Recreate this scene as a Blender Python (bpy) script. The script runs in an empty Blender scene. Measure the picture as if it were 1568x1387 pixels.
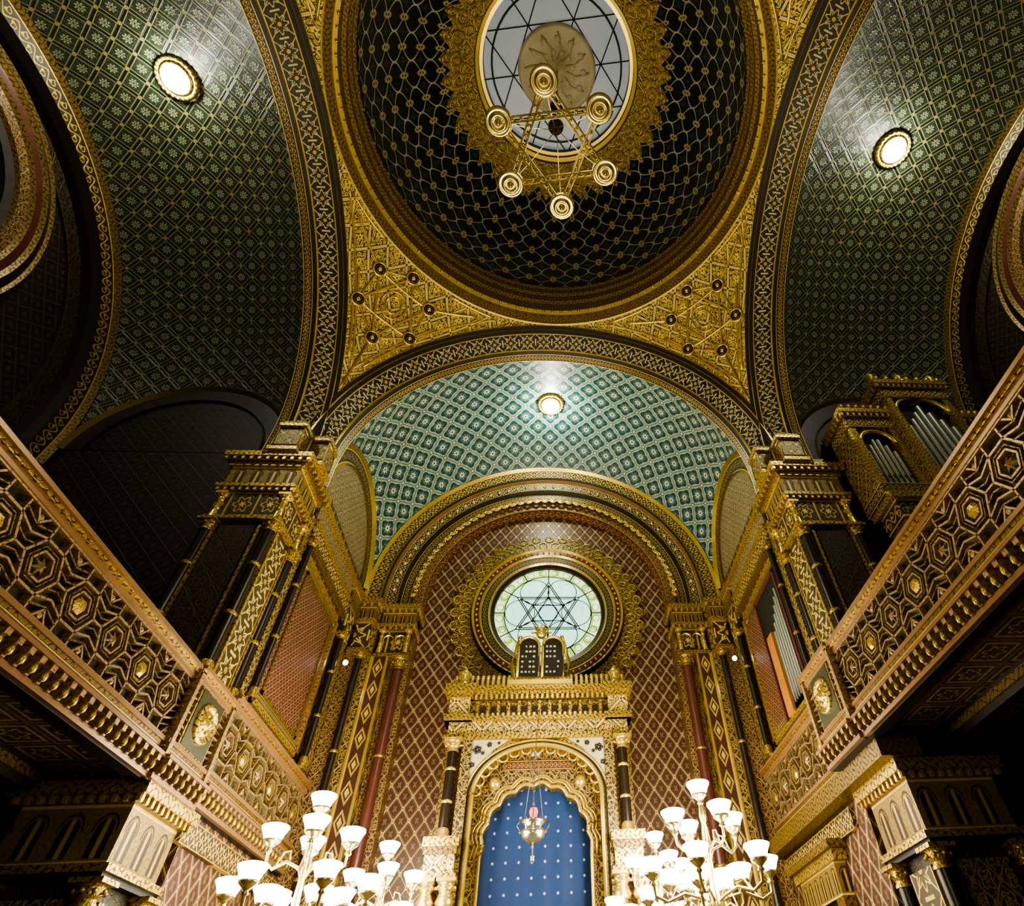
import bpy, random
from math import *
from mathutils import Vector, Matrix
random.seed(3)
ZC=10.85   # springing height of the great arches
# ------------------------------------------------------------------ node expressions
class E:
    def __init__(s,nt,k): s.nt=nt; s.k=k
    def op(s,o,b=None,c=None):
        n=s.nt.nodes.new('ShaderNodeMath'); n.operation=o
        for i,x in enumerate((s,b,c)):
            if x is None: continue
            if isinstance(x,E): s.nt.links.new(x.k,n.inputs[i])
            else: n.inputs[i].default_value=float(x)
        return E(s.nt,n.outputs[0])
    def __add__(s,b): return s.op('ADD',b)
    __radd__=__add__
    def __sub__(s,b): return s.op('SUBTRACT',b)
    def __rsub__(s,b): return (s*-1)+b
    def __mul__(s,b): return s.op('MULTIPLY',b)
    __rmul__=__mul__
    def __truediv__(s,b): return s.op('DIVIDE',b)
def fr(x): return x.op('FRACT')
def ab(x): return x.op('ABSOLUTE')
def sn(x): return x.op('SINE')
def cs(x): return x.op('COSINE')
def mx(a,b): return a.op('MAXIMUM',b)
def mn(a,b): return a.op('MINIMUM',b)
def rt(a,b): return (a*a+b*b).op('SQRT')
def at(a,b): return a.op('ARCTAN2',b)
def lt(x,w,s=.03):
    y=(x*(-1.0/s))+(w/s+.5)
    y.k.node.use_clamp=True
    return y
def fil(u,v,k): return ab(sn(u*k+sn(v*(k*.6))*1.5)*sn(v*k+sn(u*(k*.6))*1.5))
MATS={}
def make(name,base,fn=None,rough=.5,metal=0.,emis=None,bump=0.,var=.25,es=1.0):
    m=bpy.data.materials.new(name); m.use_nodes=True; nt=m.node_tree
    P=nt.nodes['Principled BSDF']; P.inputs['Roughness'].default_value=rough
    P.inputs['Metallic'].default_value=metal
    col=None
    rgb=nt.nodes.new('ShaderNodeRGB'); rgb.outputs[0].default_value=(*base,1); col=rgb.outputs[0]
    if var>0:
        no=nt.nodes.new('ShaderNodeTexNoise'); no.inputs['Scale'].default_value=2.3
        tc=nt.nodes.new('ShaderNodeTexCoord'); nt.links.new(tc.outputs['Object'],no.inputs['Vector'])
    H=None
    if fn:
        uv=nt.nodes.new('ShaderNodeUVMap'); sp=nt.nodes.new('ShaderNodeSeparateXYZ'); nt.links.new(uv.outputs[0],sp.inputs[0])
        u=E(nt,sp.outputs[0]); v=E(nt,sp.outputs[1])
        M=None
        for L in fn(u,v):
            mask,c=L[0],L[1]; met=L[2] if len(L)>2 else 0.0
            mix=nt.nodes.new('ShaderNodeMix'); mix.data_type='RGBA'
            nt.links.new(mask.k,mix.inputs[0]); nt.links.new(col,mix.inputs[6]); mix.inputs[7].default_value=(*c,1)
            col=mix.outputs[2]
            H=mask if H is None else mx(H,mask)
            t=mask*met
            M=t if M is None else mx(M*(1-mask),t)
        if M is not None and metal==0: nt.links.new(M.k,P.inputs['Metallic'])
    if var>0:
        mr=nt.nodes.new('ShaderNodeMapRange'); mr.inputs[3].default_value=1-var; mr.inputs[4].default_value=1+var
        nt.links.new(no.outputs[0],mr.inputs[0])
        mu=nt.nodes.new('ShaderNodeVectorMath'); mu.operation='SCALE'
        nt.links.new(col,mu.inputs[0]); nt.links.new(mr.outputs[0],mu.inputs[3]); col=mu.outputs[0]
    nt.links.new(col,P.inputs['Base Color'])
    if emis is not None:
        if emis=='col': nt.links.new(col,P.inputs['Emission Color'])
        else: P.inputs['Emission Color'].default_value=(*emis,1)
        P.inputs['Emission Strength'].default_value=es
    if bump!=0 and H is not None:
        b=nt.nodes.new('ShaderNodeBump'); b.inputs['Distance'].default_value=.02; b.inputs['Strength'].default_value=abs(bump)
        b.invert=bump<0
        nt.links.new(H.k,b.inputs['Height']); nt.links.new(b.outputs[0],P.inputs['Normal'])
    MATS[name]=m; return m
GOLD=(.56,.385,.062); GOLD2=(.80,.59,.125); DGOLD=(.20,.125,.022); CREAM=(.62,.54,.26); BRN=(.030,.016,.005); TEAL=(.006,.050,.054); RED=(.060,.024,.014)
def dia(u,v,s,h):
    p=u/s+v/h; q=u/s-v/h
    a=fr(p)-.5; b=fr(q)-.5
    d=.5-mx(ab(a),ab(b))
    r=rt(a,b); th=at(b,a)
    rn=rt(.5-ab(a),.5-ab(b))
    return a,b,d,r,th,rn
def p_dome(u,v):
    w=sn(v*(2*pi))*.5
    d1=.5-ab(fr(u+w)-.5); d2=.5-ab(fr(u-w)-.5)
    ln=lt(mn(d1,d2),.032,.03)
    a=.5-ab(fr(u)-.5); b=.5-ab(fr(v*2)-.5)
    n1=lt(ab(rt(a,b*.5)-.09),.03,.03)
    c=ab(fr(u)-.5); e=.5-ab(fr(v*2)-.5)
    rr=rt(c,e*.5); n2=lt(rr-cs(at(e*.5,c)*4)*.05,.09,.03)
    return [(n2,(.03,.06,.04)),(ln,(.60,.58,.38),.1),(n1,(.64,.53,.22),.3)]
def p_vault_green(u,v):
    a,b,d,r,th,rn=dia(u,v,.53,.53)
    ln=lt(d,.05,.02); l2=lt(ab(d-.10),.020,.012)
    ro=lt(r-cs(th*8)*.05,.19,.03); ri=lt(r,.06,.02); rg=lt(ab(r-.12),.018,.015)
    return [(lt(fil(u,v,34.),.12,.1)*.5,(.05,.055,.026)),(ln,(.003,.005,.003)),(l2,(.20,.18,.065),.2),(ro,(.24,.235,.125),.2),(rg,(.02,.03,.018)),(ri,(.02,.03,.015)),(lt(rn,.11,.02),(.25,.195,.065),.3)]
def p_vault_teal(u,v):
    a,b,d,r,th,rn=dia(u,v,.80,.80)
    ln=lt(d,.022,.015)
    st=lt(r+cs(th*4)*.07,.43,.02); sm=lt(r-cs(th*8)*.05,.16,.02); sm2=lt(r,.055,.02)
    rg=lt(ab(r-cs(th*8)*.03-.26),.014,.012)
    return [(lt(fil(u,v,34.),.18,.08)*.7,(.09,.16,.13)),(st,TEAL),(rg,(.16,.24,.19)),(sm,(.56,.55,.38)),(sm2,TEAL),(ln,(.03,.10,.08)),(lt(rn-cs(at(.5-ab(a),.5-ab(b))*8)*.03,.13,.02),(.03,.09,.08)),(lt(rn,.07,.02),(.54,.51,.32))]
def p_filg(c1=GOLD,k=9.0,w=.30):
    s=5.5/k
    def f(u,v):
        a,b,d,r,th,rn=dia(u,v,s,s*1.25)
        A=lt(ab(r-.30-cs(th*4)*.07),.04,.03); Bm=lt(r-cs(th*8)*.04,.13,.03); C=lt(d,.035,.03); D=lt(rn,.13,.03)
        g=lt(fil(u,v,k*2.2),w*.6,.1)*.6
        return [(g,c1,.4),(mx(mx(A,Bm),mx(C,D)),c1,.5),(lt(r,.045,.02),BRN)]
    return f
def p_pend(u,v):
    f=1-lt(fil(u,v,27.),.20,.12)
    a,b,d,r,th,rn=dia(u,v,.62,.62)
    o1=ab(r-.30-cs(th*6)*.07); o2=ab(d-.03)
    st=lt(mn(o1,o2),.025,.02); sd=lt(mn(o1,o2),.065,.02); ro=lt(r-cs(th*6)*.05,.13,.03)
    return [(f,(.76,.55,.085),.35),(sd,(.06,.03,.005)),(st,(1.0,.80,.26),.35),(ro,(.93,.70,.16),.35),(lt(r,.045,.02),(.10,.03,.01)),(lt(rn,.06,.02),(.10,.03,.01))]
def p_orn(c,k=30.,w=.10):
    def f(u,v): return [(lt(fil(u,v,k),w,.08),c)]
    return f
def p_band(c1=CREAM,c2=GOLD):
    def f(u,v):
        cu=fr(u)-.5; cv=v-.5; r=rt(cu,cv); th=at(cv,cu)
        st=lt(ab(r-.30-cs(th*8)*.07),.035,.03)
        dg=lt(ab(ab(cu)-ab(cv)),.03,.03)*(1-lt(r,.16,.02))
        cx=lt(.5-ab(cu),.04,.02)*(lt(ab(cv),.2,.02))
        ro=lt(r,.09,.03)
        bd=lt(.5-ab(cv),.05,.02)
        return [(mx(mx(st,dg),cx),c1,.3),(ro,c2,.5),(bd,c2,.6)]
    return f
def p_scroll(c1=GOLD):
    def f(u,v):
        w=sn(u*(2*pi))*.24
        l=lt(ab(v-.5-w),.05,.03)
        cu=fr(u*2)-.5
        r=rt(cu*.5,v-.5+sn(u*(2*pi))*.16)
        ro=lt(ab(r-.13-cs(at(v-.5,cu)*5)*.03),.035,.02)
        bd=lt(.5-ab(v-.5),.07,.02)
        return [(mx(l,ro),c1,.5),(bd,GOLD2,.6)]
    return f
def p_arcade(u,v):
    cu=fr(u*1.6)-.5
    ins=lt(ab(cu),.26,.03)*lt(v,.55,.03)
    top=lt(rt(cu,(v-.55)*1.2),.26,.03)
    inn=mx(ins,top)*(1-lt(v,.1,.02))
    o2=lt(ab(rt(cu,(v-.55)*1.2)-.34),.025,.02)*(1-lt(v,.55,.02))
    return [(lt(fil(u*.5,v*.5,44.),.14,.1)*.7,DGOLD),(inn,BRN),(lt(ab(cu),.07,.03)*inn,GOLD,.5),(o2,BRN),(lt(.5-ab(v-.5),.06,.02),GOLD2,.6)]
def p_red(u,v):
    a,b,d,r,th,rn=dia(u,v,.34,.48)
    ln=lt(d,.045,.04); l2=lt(ab(d-.11),.02,.015)
    ro=lt(r-cs(th*4)*.07,.16,.04)
    return [(ln,(.47,.32,.12),.4),(l2,(.18,.105,.045),.3),(ro,(.20,.105,.045),.3),(lt(rn,.13,.03),(.62,.44,.17),.4),(lt(rn,.05,.02),RED)]
def p_redfine(u,v):
    a,b,d,r,th,rn=dia(u,v,.18,.18)
    return [(lt(d,.07,.05),(.30,.18,.075),.3),(lt(r,.14,.05),(.30,.12,.06))]
def p_loz(u,v):
    cu=ab(u-.5); cv=ab(fr(v)-.5)
    d=cu*1.25+cv
    return [(lt(ab(d-.38),.07,.03),GOLD,.5),(lt(d,.18,.04),GOLD2,.5),(lt(.5-cu,.09,.03),GOLD,.5)]
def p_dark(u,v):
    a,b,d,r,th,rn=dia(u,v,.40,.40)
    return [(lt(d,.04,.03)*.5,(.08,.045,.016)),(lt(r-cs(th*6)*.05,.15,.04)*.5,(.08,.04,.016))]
def p_soffit(u,v):
    a=fr(u*1.8)-.5; b=fr(v*1.8)-.5
    m=mx(ab(a),ab(b)); r=rt(a,b)
    return [(lt(ab(m-.36),.03,.02),GOLD,.5),(lt(ab(r-.2-cs(at(b,a)*6)*.05),.03,.03),GOLD,.5),(lt(.5-m,.04,.02),DGOLD,.4),(lt(fil(u,v,30.),.12,.08)*.6,DGOLD,.4)]
def p_curtain(u,v):
    a=fr(u/.26)-.5; b=fr(v/.26)-.5
    r=rt(a,b); return [(lt(r-cs(at(b,a)*6)*.03,.08,.03),(.50,.55,.62))]
def p_blk(u,v):
    cu=fr(u*1.2)-.5; cv=v-.5; r=rt(cu,cv); th=at(cv,cu)
    g=lt(fil(u,v,17.),.14,.08)*.6
    return [(g,DGOLD,.4),(lt(ab(r-.26-cs(th*6)*.06),.035,.03),GOLD,.5),(lt(r-cs(th*6)*.04,.10,.03),GOLD2,.5),(lt(.5-ab(cu),.04,.02),GOLD,.5),(lt(.5-ab(cv),.06,.02),GOLD,.6)]
make('gold',GOLD,p_orn((.08,.045,.010),34.,.16),.36,.75,bump=-.4)
make('gold_bright',GOLD2,p_orn((.22,.12,.03),40.,.06),.30,.8,bump=-.3)
make('gold_dark',DGOLD,p_orn((.03,.015,.006),34.,.16),.42,.5,bump=-.4)
make('gold_plain',GOLD2,None,.3,.8)
make('black',(.008,.006,.004),None,.5)
make('dark_wood',(.018,.010,.005),None,.45)
make('dome_net',(.006,.014,.010),p_dome,.4,bump=.3)
make('vault_green',(.012,.020,.010),p_vault_green,.38,bump=.3)
make('vault_teal',(.34,.38,.27),p_vault_teal,.38,bump=.3)
make('filigree_gold',(.06,.03,.006),p_pend,.38,bump=.6)
make('filigree_mid',(.028,.016,.005),p_filg((.44,.30,.06),15.,.26),.40,bump=.5)
make('filigree_lace',(.035,.020,.006),p_pend,.40,bump=.5)
make('filigree_cream',(.11,.08,.035),p_filg((.40,.33,.16),14.,.3),.5,bump=.4)
make('filigree_red',(.055,.020,.011),p_filg((.40,.26,.07),18.,.26),.40,bump=.5)
make('filigree_shaded',(.012,.007,.003),p_filg((.075,.048,.018),12.,.28),.5,bump=.5)  # darkened filigree: shade on piers and side arches put into the colour
make('band_star',(.018,.012,.007),p_band(),.42,bump=.5)
make('band_gold',(.05,.030,.008),p_band(GOLD2,GOLD),.40,bump=.5)
make('band_scroll',(.026,.015,.006),p_scroll(),.42,bump=.5)
make('band_red',(.085,.026,.012),p_scroll((.50,.29,.08)),.42,bump=.5)
make('band_green',(.012,.018,.010),p_scroll((.36,.26,.06)),.42,bump=.5)
make('arcade',(.27,.18,.038),p_arcade,.40,.4,bump=-.4)
make('red_wall',RED,p_red,.38,bump=.4)
make('red_fine',(.070,.020,.012),p_redfine,.45,bump=.3)
make('lozenge',(.055,.022,.012),p_loz,.40,bump=.5)
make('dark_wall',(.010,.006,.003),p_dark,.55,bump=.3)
make('soffit_pat',(.030,.018,.008),p_soffit,.5,bump=.4)
make('block_pat',(.014,.009,.005),p_blk,.42,bump=.4)
make('curtain_blue',(.001,.028,.125),p_curtain,.7)
make('column_red',(.085,.026,.018),None,.3)
make('column_dark',(.018,.012,.007),None,.3,.2)
make('panel_green',(.008,.016,.009),p_filg((.07,.06,.02),26.,.2),.5)
make('strap_rose',(.36,.235,.10),p_orn((.10,.055,.022),40.,.08),.40,.4)
make('rail_wood',(.24,.125,.050),None,.32,.2)
make('ivory',(.62,.55,.34),None,.5)
make('door_orange',(.42,.16,.025),None,.4)
make('brass',(.76,.62,.24),None,.25,.9,var=.05)
make('silver',(.65,.62,.52),None,.25,.95,var=.05)
make('tin',(.36,.37,.33),None,.32,.85,var=.1)
make('marble',(.16,.12,.08),None,.3)
make('opal',(1,.96,.85),None,.3,emis=(1,.95,.82),es=26,var=0)
make('bulb',(1,1,1),None,.3,emis=(.97,1,.88),es=90,var=0)
make('spot_glass',(1,1,1),None,.3,emis=(.85,.9,1),es=12,var=0)
make('ruby',(.7,.01,.02),None,.2,emis=(1,.015,.03),es=5,var=0)
def p_glass(u,v):
    r=rt(u,v); th=at(v,u)
    seg=fr(th*(18/(2*pi)))-.5
    return [(1-lt(r,.80,.01),(.30,.50,.12)),(lt(ab(seg),.34,.05)*(1-lt(r,.86,.01)),(.62,.78,.38)),(lt(rt(fr(u*7.)-.5,fr(v*7.)-.5),.20,.1)*.5*lt(r,.78,.02),(.20,.52,.46)),(lt(r,.22,.02),(.30,.62,.66))]
make('rose_glass',(.40,.72,.56),p_glass,.3,emis='col',es=2.1,var=.2)
make('sky_glass',(.22,.25,.27),None,.3,emis=(.45,.48,.48),es=.36,var=.1)
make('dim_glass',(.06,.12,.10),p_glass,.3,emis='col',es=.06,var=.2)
# ------------------------------------------------------------------ mesh builder
Tid=lambda p:p
Tl=lambda p:(-p[1],p[0],p[2])
Tr=lambda p:(p[1],-p[0],p[2])
Tmx=lambda p:(-p[0],p[1],p[2])
Tb=lambda p:(-p[0],-p[1],p[2])
UNIT=('arcade','band_star','band_gold','band_scroll','band_red','block_pat','band_green')
class MB:
    def __init__(s,T=Tid): s.v=[];s.f=[];s.uv=[];s.m=[];s.sm=[];s.mn=[];s.T=T
    def mi(s,n):
        if n not in s.mn: s.mn.append(n)
        return s.mn.index(n)
    def add(s,vs,fs,mat,uvs=None,smooth=False):
        o=len(s.v); W=[s.T(p) for p in vs]; s.v+=W; k=s.mi(mat)
        for f in fs:
            s.f.append([i+o for i in f]); s.m.append(k); s.sm.append(smooth)
            if uvs: s.uv+= [uvs[i] for i in f]
            else:
                a,b,c=(Vector(vs[f[0]]),Vector(vs[f[1]]),Vector(vs[f[2]]))
                n=(b-a).cross(c-a); n=[abs(n.x),abs(n.y),abs(n.z)]; j=n.index(max(n))
                for i in f:
                    p=vs[i]; s.uv.append((p[1],p[2]) if j==0 else (p[0],p[2]) if j==1 else (p[0],p[1]))
    def box(s,x0,x1,y0,y1,z0,z1,mat,unit=False):
        if x0>x1:x0,x1=x1,x0
        if y0>y1:y0,y1=y1,y0
        V=[(x,y,z) for z in(z0,z1) for y in(y0,y1) for x in(x0,x1)]
        F=[(0,2,3,1),(4,5,7,6),(0,1,5,4),(2,6,7,3),(0,4,6,2),(1,3,7,5)]
        if not unit: s.add(V,F,mat)
        else:
            for n,f in enumerate(F):
                q=[V[i] for i in f]
                dx=x1-x0; dy=y1-y0; dz=z1-z0
                uv=[]
                for p in q:
                    if n<2: uv.append(((p[0]-x0)/max(dy,.01),(p[1]-y0)/max(dy,.01)))
                    else:
                        w=dx if n in(2,3) else dy
                        h=(p[0]-x0) if n in(2,3) else (p[1]-y0)
                        if unit=='h': uv.append((h/dz,(p[2]-z0)/dz))
                        else: uv.append((h/w,(p[2]-z0)/w/1.6) if unit=='v' else ((p[2]-z0)/w,h/w))
                s.add(q,[(0,1,2,3)],mat,uv)
    def grid(s,fn,nu,nv,mat,smooth=True):
        V=[];U=[]
        for j in range(nv+1):
            for i in range(nu+1):
                p=fn(i/nu,j/nv); V.append(p[:3]); U.append(p[3:])
        F=[(j*(nu+1)+i,j*(nu+1)+i+1,(j+1)*(nu+1)+i+1,(j+1)*(nu+1)+i) for j in range(nv) for i in range(nu)]
        s.add(V,F,mat,U,smooth)
    def lathe(s,pr,c,n,mat,axis='z',smooth=True,per=1.0):
        L=[0]
        for i in range(1,len(pr)): L.append(L[-1]+hypot(pr[i][0]-pr[i-1][0],pr[i][1]-pr[i-1][1]))
        V=[];U=[]
        for j,(r,h) in enumerate(pr):
            for i in range(n+1):
                t=2*pi*i/n
                a,b=r*cos(t),r*sin(t)
                V.append((c[0]+a,c[1]+b,c[2]+h) if axis=='z' else (c[0]+a,c[1]+h,c[2]+b)); U.append((t*max(r,.3),L[j]))
        F=[(j*(n+1)+i,j*(n+1)+i+1,(j+1)*(n+1)+i+1,(j+1)*(n+1)+i) for j in range(len(pr)-1) for i in range(n)]
        s.add(V,F,mat,U,smooth)
    def ring(s,segs,c,n,a0=0,a1=2*pi,axis='y',stilt=0,unit=True):
        for (r0,h0,r1,h1,mat) in segs:
            w=max(hypot(r1-r0,h1-h0),.02); V=[];U=[]
            rm=(r0+r1)/2
            ts=[(a0+(a1-a0)*i/n,0) for i in range(n+1)]
            if stilt: ts=[(a0,-stilt)]+ts+[(a1,-stilt)]
            un=mat in UNIT
            k=max(1,round(rm*(a1-a0)/w))/(a1-a0) if un else rm
            for (r,h,vv) in ((r0,h0,0),(r1,h1,1 if un else w)):
                for (t,dz) in ts:
                    x,z=r*cos(t),r*sin(t)+dz
                    V.append((c[0]+x,c[1]+h,c[2]+z) if axis=='y' else (c[0]+x,c[1]+z,c[2]+h))
                    U.append((t*k+(dz/w if un else dz)*(-1 if t>a0+.01 else 1),vv))
            m=len(ts)
            s.add(V,[(i,i+1,m+i+1,m+i) for i in range(m-1)],mat,U,True)
    def tube(s,pts,r,mat,n=6):
        P=[Vector(p) for p in pts]; V=[];up=Vector((0,0,1))
        for i,p in enumerate(P):
            d=(P[min(i+1,len(P)-1)]-P[max(i-1,0)]).normalized()
            a=d.cross(up)
            if a.length<.05: a=d.cross(Vector((1,0,0)))
            a.normalize(); b=d.cross(a)
            rr=r[i] if isinstance(r,list) else r
            for k in range(n):
                t=2*pi*k/n; V.append(tuple(p+a*cos(t)*rr+b*sin(t)*rr))
        F=[(i*n+k,i*n+(k+1)%n,(i+1)*n+(k+1)%n,(i+1)*n+k) for i in range(len(P)-1) for k in range(n)]
        F+= [tuple(range(n)),tuple((len(P)-1)*n+k for k in range(n))]
        s.add(V,F,mat,[(.3,.1)]*len(V),True)
    def ball(s,c,r,mat,n=10,sz=1):
        s.lathe([(r*sin(pi*i/8)+1e-4,-r*sz*cos(pi*i/8)) for i in range(9)],c,n,mat)
    def obj(s,name,parent=None):
        me=bpy.data.meshes.new(name); me.from_pydata(s.v,[],s.f)
        uvl=me.uv_layers.new(name='UVMap')
        flat=[x for p in s.uv for x in p]; uvl.data.foreach_set('uv',flat)
        for n in s.mn: me.materials.append(MATS[n])
        me.polygons.foreach_set('material_index',s.m); me.polygons.foreach_set('use_smooth',s.sm); me.update()
        o=bpy.data.objects.new(name,me); bpy.context.collection.objects.link(o)
        if parent: o.parent=parent
        return o
def empty(name):
    e=bpy.data.objects.new(name,None); bpy.context.collection.objects.link(e); return e
def layers(m,x0,x1,y0,y1,L,dent=False):
    for z0,z1,e,mat in L:
        m.box(x0-e,x1+e,y0-e,y1+e,z0,z1,mat,'h' if mat in UNIT else False)
        if dent and mat=='gold_dark' and z1-z0<.13 and e>.04:
            n=int((x1-x0)/.11)
            for i in range(n+1):
                x=x0-e+(x1-x0+2*e)*i/n; m.box(x-.025,x+.025,y0-e-.04,y0-e,z0,z1,'gold_plain')
            n=int((y1-y0)/.11)
            for i in range(n+1):
                y=y0-e+(y1-y0+2*e)*i/n; m.box(x0-e-.04,x0-e,y-.025,y+.025,z0,z1,'gold_plain')
def column(m,x,y,z0,z1,r,mat,cap='gold',n=14):
    h=z1-z0; c=r*2.6
    m.lathe([(r*1.5,0),(r*1.5,.05),(r*1.2,.09),(r*1.3,.13),(r,.18)],(x,y,z0),n,cap)
    m.lathe([(r,0),(r,h-.18-c)],(x,y,z0+.18),n,mat)
    for q in(.33,.66): m.lathe([(r,0),(r*1.25,.03),(r,.06)],(x,y,z0+h*q),n,cap)
    t=z1-c
    m.lathe([(r*1.2,0),(r*1.25,.03),(r*1.0,.06),(r*1.1,c*.35),(r*1.6,c*.55),(r*1.2,c*.6),(r*1.5,c*.8),(r*1.9,c*.93)],(x,y,t),n,cap)
    for k in range(8):
        a=k*pi/4; m.ball((x+r*1.55*cos(a),y+r*1.55*sin(a),t+c*.55),r*.28,cap,6)
    m.box(x-r*1.8,x+r*1.8,y-r*1.8,y+r*1.8,z1-.05,z1,cap)
# ------------------------------------------------------------------ dome
dome=empty('ceiling_dome')
m=MB()
RP2=53.1
m.ring([(4.97,16.19,4.93,16.25,'gold_plain'),(4.93,16.25,4.80,16.36,'gold_dark'),(4.80,16.36,4.84,16.62,'band_red'),(4.84,16.62,4.76,16.68,'gold_plain'),(4.76,16.70,4.80,17.15,'filigree_red'),(4.80,17.15,4.72,17.2,'gold_dark'),(4.72,17.2,4.78,17.62,'band_red'),(4.78,17.62,4.72,17.67,'gold_dark'),(4.72,17.67,4.78,18.04,'band_scroll'),(4.78,18.04,4.72,18.08,'gold_dark')],(0,0,0),128,axis='z')
for i in range(120):
    t=2*pi*i/120; m.ball((4.77*cos(t),4.77*sin(t),16.66),.045,'gold_plain',6)
for i in range(80):
    t=2*pi*i/80; m.tube([((4.75)*cos(t+a),(4.75)*sin(t+a),18.06+h) for a,h in((-.03,0),(-.02,.2),(0,.32),(.02,.2),(.03,0))],.02,'gold',4)
NC=40
def dm(s,t):
    lat=radians(-4+t*(62.6)); r=4.8*cos(lat); z=18.4+4.8*sin(lat)
    return (r*cos(2*pi*s),r*sin(2*pi*s),z,s*NC,t*3.8)
m.grid(dm,160,60,'dome_net')
m.obj('dome_shell',dome)
m=MB()
def lace(s,t):
    k=1-abs(((s*36)%1)*2-1)
    lat=radians(58.6-t*(9.5+5.0*k)); r=4.77*cos(lat); z=18.4+4.77*sin(lat)
    return (r*cos(2*pi*s),r*sin(2*pi*s),z,s*2*pi*3.,t*1.3)
m.grid(lace,288,8,'filigree_lace')
# raised gilt loops and finials of the lace
def lp(a,lat,off=.05):
    R_=4.77-off; return (R_*cos(lat)*cos(a),R_*cos(lat)*sin(a),18.4+R_*sin(lat))
for i in range(36):
    a=2*pi*(i+.5)/36
    for (lc,da,dl) in((51.5,.060,2.4),(47.3,.035,1.6)):
        m.tube([lp(a+da*sin(q),radians(lc+dl*cos(q))) for q in [2*pi*j/10 for j in range(11)]],.020,'gold_plain',4)
    m.ball(lp(a,radians(44.6)),.06,'gold_plain',6); m.ball(lp(a,radians(51.5)),.05,'gold_plain',6)
    a=2*pi*i/36; m.tube([lp(a+.05*sin(q),radians(55.3+1.5*cos(q))) for q in [2*pi*j/8 for j in range(9)]],.018,'gold_plain',4)
m.ring([(2.52,22.46,2.62,22.40,'gold_plain'),(2.52,22.46,2.46,22.6,'gold_dark'),(2.46,22.6,2.52,22.75,'band_scroll'),(2.52,22.75,2.38,22.8,'gold_plain'),(2.38,22.8,2.38,23.0,'black'),(2.38,23.0,2.28,23.02,'gold_plain'),(2.28,23.02,2.28,23.35,'black')],(0,0,0),96,axis='z')
m.obj('lantern_ring',dome)
win=empty('window_1')
m=MB(); m.lathe([(2.3,0),(.001,0)],(0,0,23.36),64,'sky_glass'); m.obj('lantern_glass',win)
m=MB()
R=2.28
for k in range(3):
    a=k*pi/3+radians(20)
    for off in (-1.2,0,1.2):
        n=Vector((cos(a),sin(a),0)); d=Vector((-sin(a),cos(a),0)); h=sqrt(R*R-off*off)
        p=n*off
        m.tube([tuple(p-d*h+Vector((0,0,23.3))),tuple(p+d*h+Vector((0,0,23.3)))],.018,'black',4)
m.lathe([(2.0,23.3),(2.03,23.27),(2.06,23.3)],(0,0,0),48,'black')
m.obj('lantern_bars',win)
m=MB()
m.lathe([(.02,22.95),(.25,23.0),(.3,23.12),(.98,23.2),(1.08,23.13),(1.18,23.13),(1.22,23.25)],(0,0,0),48,'ivory')
for k in range(12):
    a=k*pi/6; m.ball((.82*cos(a),.82*sin(a),23.18),.11,'ivory',8,.5); m.ball((.5*cos(a+.26),.5*sin(a+.26),23.16),.09,'ivory',8,.6); m.tube([(.3*cos(a),.3*sin(a),23.1),(.6*cos(a+.2),.6*sin(a+.2),23.13),(1.0*cos(a),1.0*sin(a),23.17)],.03,'ivory',5)
m.obj('lantern_rosette',win)
# pendentives
m=MB()
def pend(q):
    def f(s,t):
        ph=s*pi/2
        rb=5.0/max(cos(ph),sin(ph)); r=4.95+(rb-4.95)*t
        z=ZC+sqrt(max(RP2-r*r,0)); a=ph+q*pi/2
        return (r*cos(a),r*sin(a),z,(ph-pi/4)*r+.31,z)
    return f
for q in range(4): m.grid(pend(q),60,24,'filigree_gold')
def pp(q,u,v,off=.03):
    r=5.75+v; a=pi/4+q*pi/2+u/r; rr=r-off*r/7.3
    return (rr*cos(a),rr*sin(a),ZC+sqrt(RP2-r*r)-off*.7)
def line(q,a,b,w=.03,mat='gold_plain',n=8):
    m.tube([pp(q,a[0]+(b[0]-a[0])*i/n,a[1]+(b[1]-a[1])*i/n) for i in range(n+1)],w,mat,5)
for q in range(4):
    H=[(.88*cos(k*pi/3+pi/6),.60*sin(k*pi/3+pi/6)) for k in range(6)]
    for k in range(6):
        line(q,H[k],H[(k+2)%6]); line(q,H[k],H[(k+1)%6],.02)
        c=pp(q,*H[k])
        d=Vector(c)-Vector((0,0,ZC)); d.normalize()
        a=d.cross(Vector((0,0,1))).normalized(); b=d.cross(a)
        for rr,tt,mt in ((.16,.03,'gold_plain'),(.10,.045,'dark_wood'),(.03,.035,'gold_plain')):
            m.tube([tuple(Vector(c)-d*.03+a*rr*cos(2*pi*i/16)+b*rr*sin(2*pi*i/16)) for i in range(17)],tt,mt,5)
    for rr in (.32,.2):
        m.tube([pp(q,rr*cos(2*pi*i/20),rr*.7*sin(2*pi*i/20)) for i in range(21)],.022,'gold_plain',5)
    for sx in(-1,1):
        line(q,(sx*.88,.30),(sx*.2,.95)); line(q,(sx*.76,-.3),(sx*1.9,-.62)); line(q,(sx*.76,.3),(sx*1.15,-.05))
        line(q,(0,.6),(sx*.0,1.25)); line(q,(sx*1.0,-.75),(sx*2.3,-.72))
    N=30
    for sgn in (0,1):
        P=[]
        for i in range(N+1):
            ph=(i/N)*pi/4; ph=ph if sgn==0 else pi/2-ph
            r=5.0/max(cos(ph),sin(ph))-.03; a=ph+q*pi/2; P.append((r*cos(a),r*sin(a),ZC+sqrt(RP2-r*r)-.03))
        m.tube(P,.045,'gold_plain',6)
        P=[(p[0]*.965,p[1]*.965,ZC+sqrt(RP2-(p[0]**2+p[1]**2)*.965**2)-.02) for p in P if hypot(p[0],p[1])*.965>5.02]
        if len(P)>2: m.tube(P,.025,'gold_plain',5)
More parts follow.
